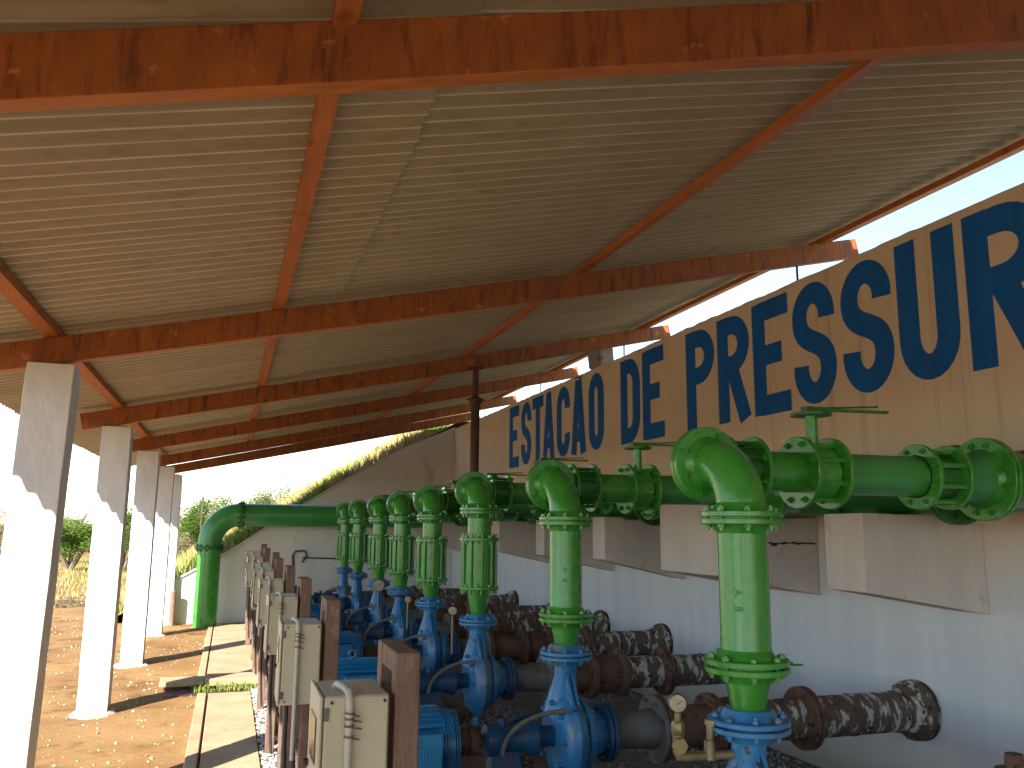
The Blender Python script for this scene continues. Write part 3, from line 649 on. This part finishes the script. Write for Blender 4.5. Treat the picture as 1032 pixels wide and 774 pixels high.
# ------------------------------------------------------------------ suction pipes
ZA = .57
def suction():
    t = thing('suction_pipe', '', 'pipe', (XP, PYS[0], 0), 'rusty suction pipes from the wall to the pumps')
    m = MB(); m.lathe((.235, 0, ZA), (1, 0, 0), [(0, .084), (.03, .086), (.10, .088), (.20, .096), (.26, .104)], 32); m.build('reducer', 'rust_grey', t)
    m = MB(); m.flange((.215, 0, ZA), (1, 0, 0), .145, .02, 8); m.build('flange', 'blue_dark', t)
    m = MB(); m.lathe((.49, 0, ZA), (1, 0, 0), [(0, .168), (.004, .172), (.02, .172), (.024, .168)], 40); m.bolts((.505, 0, ZA), (1, 0, 0), .146, 8, .014, .014); m.build('flange', 'rust_grey', t)
    m = MB(); m.lathe((.521, 0, ZA), (1, 0, 0), [(0, .166), (.004, .17), (.018, .17), (.022, .166)], 40); m.build('flange', 'rust', t)
    m = MB(); m.cyl((.54, 0, ZA), (.84, 0, ZA), .108, n=32); m.build('pipe', 'rust', t)
    m = MB(); m.lathe((.82, 0, ZA), (1, 0, 0), [(0, .162), (.025, .165), (.04, .162), (.05, .125), (.14, .137), (.23, .125), (.24, .162), (.255, .165), (.28, .162)], 36)
    m.bolts((.84, 0, ZA), (1, 0, 0), .142, 8, .013, .03); m.bolts((1.08, 0, ZA), (1, 0, 0), .142, 8, .013, .03)
    v = m.build('gate_valve', 'rust', t)
    m = MB(); m.cyl((1.10, 0, ZA), (1.42, 0, ZA), .110, n=32); m.build('pipe', 'flaked', t)
    m = MB(); m.flange((1.44, 0, ZA), (1, 0, 0), .17, .022, 8); m.build('flange', 'rust', t)
    m = MB(); m.lathe((1.46, 0, ZA), (1, 0, 0), [(0, .112), (.3, .112), (.302, .117), (.312, .117), (.314, .112), (.62, .112), (.622, .118), (.632, .118), (.634, .112), (.80, .112)], 36)
    m.build('wall_pipe', 'flaked', t)
    m = MB(); m.lathe((2.1, 0, ZA), (1, 0, 0), [(0, .118), (.06, .135), (.09, .168), (.13, .172), (.135, .150), (.145, .150), (.148, .17), (.157, .17)], 40); m.bolts((2.2, 0, ZA), (1, 0, 0), .15, 10, .012, .03); m.build('wall_flange', 'flaked', t)
    return t
sp = [suction()]
for i in range(7): sp.append(copy_tree(sp[0]))
sn = ['rusty suction pipe of the nearest pump, in the lower right corner', 'rusty pipe with flaking white paint, its round wall flange largest and nearest of its row',
 'dark flaking pipe that passes behind the reducer of the nearest green riser', 'rusty suction pipe of the fourth pump, its wall flange right of the second riser',
 'rusty suction pipe of the fifth pump, partly hidden behind the second riser', 'rusty suction pipe of the sixth pump, ending just left of the second riser',
 'small rusty suction pipe of the seventh pump, far down the row', 'farthest rusty suction pipe at the end of the row']
for i, t in enumerate(sp): t.location = (XP, PYS[i], 0); t['label'] = sn[i]

# ------------------------------------------------------------------ pumps with motors
def pump():
    t = thing('pump_set', '', 'pump', (XP, PYS[0], 0), 'blue motor driven pumps in a row')
    # volute: a spiral disc around the shaft, thick in the middle
    m = MB(); vs = []; fs = []; n = 56; pr = [(-.075, .0), (-.075, .55), (-.06, .80), (-.035, .93), (0, 1.0), (.035, .93), (.06, .80), (.075, .55), (.075, .0)]
    for k in range(n):
        a = 2*pi*k/n; rr = .205+.05*(k/n)       # grows round to the neck
        for x, q in pr: vs.append((x, -sin(a-pi/2)*0+cos(a+pi/2)*rr*q, ZA+sin(a+pi/2)*rr*q))
    P = len(pr)
    for k in range(n):
        for i in range(P-1): a = k*P+i; b = ((k+1) % n)*P+i; fs.append((a, a+1, b+1, b))
    m.add(vs, fs)
    # neck with two side ribs
    m.sweep([(0, .05, ZA+.10), (0, .035, ZA+.2), (0, .01, ZA+.28), (0, 0, ZA+.36)], [.10, .075, .058, .056], 24)
    for sg in (-1, 1):
        m.add([(sg*.012-.007, -.02, ZA+.36), (sg*.012-.007, -.14, ZA+.17), (sg*.012-.007, -.02, ZA+.12), (sg*.012+.007, -.02, ZA+.36), (sg*.012+.007, -.14, ZA+.17), (sg*.012+.007, -.02, ZA+.12)],
              [(0, 1, 2), (5, 4, 3), (0, 3, 4, 1), (1, 4, 5, 2), (2, 5, 3, 0)])
    m.lathe((.07, 0, ZA), (1, 0, 0), [(0, .17), (.025, .17), (.03, .135), (.06, .125), (.10, .105), (.13, .095)], 32)
    for k in range(8):
        a = 2*pi*k/8; m.lathe((.06, .145*cos(a), ZA+.145*sin(a)), (1, 0, 0), [(0, .02), (.05, .02), (.055, .014)], 8)
        m.lathe((-.09, .16*cos(a), ZA+.16*sin(a)), (1, 0, 0), [(0, .012), (.04, .016)], 8)
    m.cyl((0, .0, ZA-.24), (0, 0, ZA-.29), .025, n=10)
    c = m.build('pump_casing', 'blue', t, ang=45)
    m = MB(); m.flange((0, 0, .965), (0, 0, 1), .135, .018, 8); m.build('flange', 'blue', c)
    # bearing bracket with lantern arms and a front foot
    m = MB(); m.lathe((-.44, 0, ZA), (1, 0, 0), [(0, .05), (.01, .075), (.05, .078), (.08, .065), (.2, .068), (.24, .088), (.27, .09), (.28, .06), (.33, .05), (.36, .05)], 28)
    m.cyl((-.34, 0, ZA+.06), (-.34, 0, ZA+.10), .018, n=10)
    b = m.build('bearing_bracket', 'blue_dark', t)
    for y in (1, -1):
        m = MB(); ps = []
        for k in range(13):
            u = k/12*pi/2; ps.append((-.36+.30*(1-cos(u)), y*(.07+.10*(1-cos(u))), ZA-.06+.21*sin(u)*(1 if y < 0 else .7)))
        m.sweep(ps, .011, 8, ry=.013); m.build('lantern_arm', 'rust_grey' if y < 0 else 'blue_dark', b)
    m = MB(); m.add([(-.40, -.03, ZA-.05), (-.26, -.03, ZA-.05), (-.22, -.12, .22), (-.44, -.12, .22), (-.40, .03, ZA-.05), (-.26, .03, ZA-.05), (-.22, .12, .22), (-.44, .12, .22)],
                    [(0, 3, 2, 1), (4, 5, 6, 7), (0, 1, 5, 4), (1, 2, 6, 5), (2, 3, 7, 6), (3, 0, 4, 7)]); m.build('support_foot', 'blue_dark', b, bevel=.006)
    # coupling
    m = MB(); m.lathe((-.60, 0, ZA), (1, 0, 0), [(0, .028), (.03, .028), (.032, .062), (.07, .065), (.073, .055), (.08, .055), (.083, .065), (.12, .062), (.125, .035), (.17, .028)], 28); m.build('coupling', 'rust', t)
    # motor
    m = MB(); m.lathe((-1.05, 0, ZA), (1, 0, 0), [(0, .12), (.012, .148), (.38, .148), (.40, .158), (.425, .158), (.44, .12), (.455, .055), (.47, .05)], 40)
    for k in range(28):                                     # cooling fins along the body
        a = 2*pi*k/28
        if -.5 < sin(a-pi) - .5 < .35 and cos(a) < 0 and abs(sin(a)) < .35: continue
        R_ = Matrix.Rotation(a, 3, 'X'); m.box((-1.03, -.003, ZA+.14), (-.68, .003, ZA+.18), None)
        vs = m.v[-8:]; 
        for v in vs: q = R_ @ Vector((v.x, v.y, v.z-ZA)); v.x, v.y, v.z = q.x, q.y, q.z+ZA
    mo = m.build('motor', 'motor_blue', t, ang=30)
    m = MB(); m.lathe((-1.19, 0, ZA), (1, 0, 0), [(0, .09), (.008, .14), (.03, .158), (.15, .162)], 36); m.build('fan_cover', 'motor_blue', mo)
    m = MB()                                              # end shield with curved ribs
    for k in range(7):
        m.lathe((-.672+.012*k, 0, ZA), (1, 0, 0), [(0, .170-.003*k), (.006, .170-.003*k)], 40)
    m.build('end_shield', 'motor_blue', mo)
    m = MB(); m.box((-.94, -.235, ZA-.10), (-.71, -.13, ZA+.095)); tb = m.build('terminal_box', 'motor_blue', mo, bevel=.014)
    m = MB(); m.box((-.945, -.243, ZA-.105), (-.705, -.236, ZA+.10)); m.build('terminal_cover', 'motor_blue', mo, bevel=.003)
    m = MB(); x0, x1, z0, z1 = -.86, -.76, ZA-.03, ZA+.04      # embossed badge of upright bars
    m.box((x0, -.247, z0), (x1, -.2432, z0+.006)); m.box((x0, -.247, z1-.006), (x1, -.2432, z1)); m.box((x0, -.247, z0+.0065), (x0+.006, -.2432, z1-.0065)); m.box((x1-.006, -.247, z0+.0065), (x1, -.2432, z1-.0065))
    for k in range(5): m.box((x0+.016+.015*k, -.247, z0+.014), (x0+.022+.015*k, -.2432, z1-.014))
    m.box((x0+.0225, -.247, z0+.014), (x0+.0305, -.2432, z0+.02)); m.box((x0+.0525, -.247, z0+.014), (x0+.0605, -.2432, z0+.02))
    m.build('badge', 'motor_blue', mo)
    for sx in (-.95, -.75):
        m = MB(); m.box((sx-.03, -.15, .22), (sx+.03, .15, ZA-.12)); m.build('motor_foot', 'motor_blue', mo, bevel=.006)
    m = MB(); m.lathe((-.87, 0, ZA+.165), (0, 0, 1), [(0, .012), (.02, .012)], 8); m.sweep([(-.87+.025*cos(a/8*2*pi), 0, ZA+.205+.025*sin(a/8*2*pi)) for a in range(9)], .006, 6); m.build('lifting_eye', 'motor_blue', mo)
    # base frame
    m = MB(); m.box((-1.2, -.2, .13), (.12, -.13, .217)); m.box((-1.2, .13, .13), (.12, .2, .217))
    for x in (-1.18, -.6, .02): m.box((x, -.129, .14), (x+.08, .129, .21))
    m.build('base_frame', 'rust', t, bevel=.004)
    m = MB(); m.box((-1.3, -.27, -.03), (.2, .27, .128)); m.build('plinth', 'plinth', t, bevel=.012)
    return t
pp = [pump()]
for i in range(7): pp.append(copy_tree(pp[0]))
pn = ['nearest blue pump, only its flange and neck seen at the bottom edge', 'second blue pump, largest fully seen, with a ribbed blue motor beside the wooden frame',
 'third blue pump with worn grey patches, its motor behind the nearest wooden frame', 'fourth blue pump from the camera, below the dark prop', 'fifth blue pump from the camera, between fourth and the big round gauge',
 'sixth blue pump, right beside the big round gauge', 'seventh blue pump, last but one in the row', 'farthest blue pump, small, under the last riser']
for i, t in enumerate(pp): t.location = (XP, PYS[i], 0); t['label'] = pn[i]; t.rotation_euler = (0, 0, 0 if i < 2 else random.uniform(-.02, .02))

# ------------------------------------------------------------------ gauges
def gauge_at(x, y, z0, zd, rad, label, valve=False):
    t = thing('pressure_gauge', label, 'pressure gauge', (x, y, z0)); h = zd-z0
    d = Vector((-x*.8, -y, .1)).normalized()
    m = MB(); m.cyl((0, 0, 0), (0, 0, h-rad), .008 if not valve else .011, n=10)
    if valve:
        m.lathe((0, 0, h-rad-.075), (0, 0, 1), [(0, .016), (.008, .022), (.04, .022), (.05, .015)], 6)
        m.lathe((-.012, -.02, .03), (-.3, -1, 0), [(0, .012), (.02, .026), (.035, .026)], 6)
        m.lathe((0, 0, -.005), (0, 0, 1), [(0, .018), (.02, .018), (.045, .02), (.07, .016)], 12)
    m.build('stem', 'brass', t)
    m = MB(); m.lathe(Vector((0, 0, h))-d*.018, d, [(0, rad*.8), (.006, rad), (.03, rad), (.036, rad*.9)], 26); b = m.build('gauge_case', 'brass', t)
    m = MB(); m.lathe(Vector((0, 0, h))+d*.0185, d, [(0, rad*.86), (.002, rad*.86)], 24); m.build('dial', 'dial', b)
    m = MB(); u, v, _ = frame_of(d); p = Vector((0, 0, h))+d*.0215; m.beam(p-u*rad*.2-v*rad*.1, p+u*rad*.55+v*rad*.35, rad*.08, .0012); m.build('needle', 'black', b)
    return t
g1 = gauge_at(1.44, 2.60, .89, 1.043, .030, 'brass pressure gauge on a valve, left of the nearest blue flange', True)
m = MB(); m.sweep([(0, 0, .0), (.004, 0, -.014), (.02, 0, -.018), (.10, 0, -.018), (.21, 0, -.022)], .015, 12); m.build('side_pipe', 'brass', g1)
m = MB(); m.cyl((.115, 0, -.03), (.115, 0, .03), .02, .017, 12); m.cyl((.118, 0, .03), (.122, 0, .075), .012, .014, 12); m.cyl((.122, 0, .075), (.124, 0, .092), .02, n=6); m.build('drain_cock', 'brass', g1)
gauge_at(1.515, 5.88, .75, 1.04, .03, 'small pressure gauge on a thin brass stem left of the third pump')
gauge_at(1.47, 8.72, .7, 1.03, .06, 'big round pressure gauge with pale dial between the far pumps')
gauge_at(1.5, 7.37, .75, 1.0, .028, 'small pressure gauge on the fourth pump')
for c in list(COL.objects):
    if c.get('label') == 'small pressure gauge on the fourth pump': c['label'] = 'tiny brass pressure gauge beside the neck of the fourth pump'
# rusty valve at the right picture edge
t = thing('rusty_hydrant', 'rusty flanged stub standing by the wall at the lower right corner', 'pipe stub', (2.55, 2.32, 0))
m = MB(); m.cyl((0, 0, 0), (0, 0, .86), .03, n=16); m.build('stub', 'rust', t)
m = MB(); m.lathe((0, 0, .80), (0, 0, 1), [(0, .05), (.01, .06), (.025, .062), (.03, .03), (.075, .028)], 18); m.build('cap', 'rust', t)

# ------------------------------------------------------------------ control boxes on wooden frames
def box_unit():
    t = thing('control_box', '', 'electrical box', (.28, 2.64, 0), 'cream electrical boxes on the wooden frames')
    W, D, H, Z1 = .205, .28, .40, 1.11
    m = MB(); m.box((.012, 0, Z1-H), (W, D, Z1)); b = m.build('enclosure', 'box', t, bevel=.008)
    m = MB(); m.box((-.002, -.003, Z1-H-.003), (.010, D+.003, Z1+.003)); dr = m.build('door', 'box', t, bevel=.005)
    m = MB(); m.box((-.006, .05, Z1-.20), (-.0025, .2, Z1-.07)); m.build('viewing_window', 'window', dr)
    m = MB(); m.cyl((-.018, .25, Z1-.24), (-.0025, .25, Z1-.24), .012, n=12); m.build('lock', 'black', dr)
    for z in (Z1-.05, Z1-H+.05): m = MB(); m.box((.012, -.006, z-.018), (.026, -.001, z+.018)); m.build('hinge', 'rust_grey', dr, bevel=.001)
    m = MB()
    for x_, z_ in ((.035, Z1-.018), (W-.014, Z1-.018), (.035, Z1-H+.018), (W-.014, Z1-H+.018)): m.cyl((x_, .002, z_), (x_, -.003, z_), .005, n=10)
    m.build('screw', 'rust', b)
    # conduit up the near side and over the top
    m = MB(); cx = .085; m.sweep([(cx, -.014, .45), (cx, -.014, Z1-.06), (cx, -.014, Z1-.01), (cx-.003, .0, Z1+.012), (cx-.012, .05, Z1+.018), (cx-.022, .12, Z1+.014), (cx-.024, .17, Z1-.005)], .011, 10)
    c = m.build('conduit', 'conduit', t)
    m = MB()
    for z in (Z1-.05, Z1-.065, Z1-.085, Z1-.115): m.lathe((cx, -.014, z), (random.uniform(-.2, .2), 0, 1), [(0, .0145), (.006, .0145)], 12); m.cyl((cx-.004, -.014, z), (cx+.03+.01*random.random(), -.008-.01*random.random(), z-.008), .0025, n=6)
    m.build('binding_wire', 'wood_post', c)
    m = MB()
    for k in range(3): m.sweep([(.05+.04*k, .06+.05*k, Z1-H), (.05+.045*k, .06+.05*k, Z1-H-.2), (.06+.05*k, .1+.03*k, .3), (.08+.1*k, .12, .03)], .010, 8)
    m.build('cable', 'black', t)
    return t
def frame_unit():
    t = thing('wooden_frame', '', 'frame', (.51, 2.64, 0), 'brown wooden frames that carry the boxes')
    s = .075
    m = MB(); m.box((0, 0, -.05), (s, s, 1.235)); m.build('post', 'wood_post', t, bevel=.004)
    m = MB(); m.box((0, .27, -.05), (s, .27+s, 1.235)); m.build('post', 'wood_post', t, bevel=.004)
    m = MB(); m.box((.003, s+.001, 1.165), (s-.003, .269, 1.232)); m.build('top_rail', 'wood_post', t, bevel=.004)
    m = MB(); m.box((-.028, -.01, .76), (-.003, .36, .82)); m.box((-.028, -.01, .58), (-.003, .36, .64)); m.build('batten', 'wood_post', t, bevel=.003)
    m = MB(); m.box((-.10, .05, -.05), (-.04, .11, .72)); m.box((-.18, .20, -.05), (-.12, .26, .72)); m.build('brace_post', 'wood_post', t, bevel=.004)
    return t
b0 = box_unit(); f0 = frame_unit()
bn = ['nearest cream electrical box with a conduit strapped to its side, cut by the bottom edge', 'second cream electrical box from the camera, taller in view, against the pale path', 'third cream box down the row, seen above the second',
 'fourth cream box down the row', 'fifth cream box, small, near the far wing wall', 'sixth cream box, small, tucked behind the fifth', 'seventh cream box, almost hidden at the far end', 'farthest cream box, topmost of the overlapping stack']
fn = ['nearest brown wooden frame with an open top corner, in front of the blue motor', 'second brown wooden frame, behind the second cream box', 'third brown wooden frame down the row', 'fourth brown wooden frame down the row',
 'fifth brown wooden frame, small and dark', 'sixth brown wooden frame near the far end', 'seventh brown wooden frame, nearly hidden', 'farthest brown wooden frame before the wing wall']
BY = [2.64, 4.62, 6.35, 7.9, 9.35, 10.75, 12.2, 13.6]
for i, y in enumerate(BY):
    b = b0 if i == 0 else copy_tree(b0); f = f0 if i == 0 else copy_tree(f0)
    dx = [0, .0, .01, .0, -.01, .01, -.02, -.01][i]; dz = [0, 0, .01, .03, .05, .07, .09, .12][i]
    b.location = (.285+dx, y, dz); f.location = (.51+dx, y+.01, dz-.01); b['label'] = bn[i]; f['label'] = fn[i]
    a = random.uniform(-.02, .02) if i else 0; b.rotation_euler = (random.uniform(-.015, .015) if i else 0, 0, a); f.rotation_euler = (0, random.uniform(-.01, .01) if i else 0, a)

# ------------------------------------------------------------------ small things on the wing wall
t = thing('wall_conduit', 'thin dark conduit line running along the pale wing wall', 'conduit', (1.3, 15.48, 1.1))
m = MB(); m.sweep([(-.2, 0, -.16), (-.22, -.01, .02), (-.17, -.02, .09), (-.03, -.02, .10), (.02, -.02, .04), (-.02, -.02, -.05), (-.05, -.01, -.1)], .014, 8); m.sweep([(-.05, 0, -.02), (.25, 0, -.03), (.75, 0, -.045), (.85, 0, -.05)], .012, 8); m.sweep([(.75, 0, -.04), (.70, 0, .02), (.60, -.01, .14), (.62, 0, .3), (.60, 0, .42), (.7, 0, .5)], .012, 8); m.build('tube', 'post', t)
m = MB(); m.lathe((.62, -.06, .50), (0, -1, 0), [(0, .03), (.02, .07), (.05, .07), (.06, .03)], 14); m.build('red_cap', 'rust', t)
# short dark pipe stub beside the big pipe at the wing end
m = MB(); m.cyl((-.80, 15.3, -.05), (-.80, 15.3, .55), .045, n=14); tag(m.build('marker_post', 'wood_post'), 'short brown post beside the white end of the wing wall', 'post')
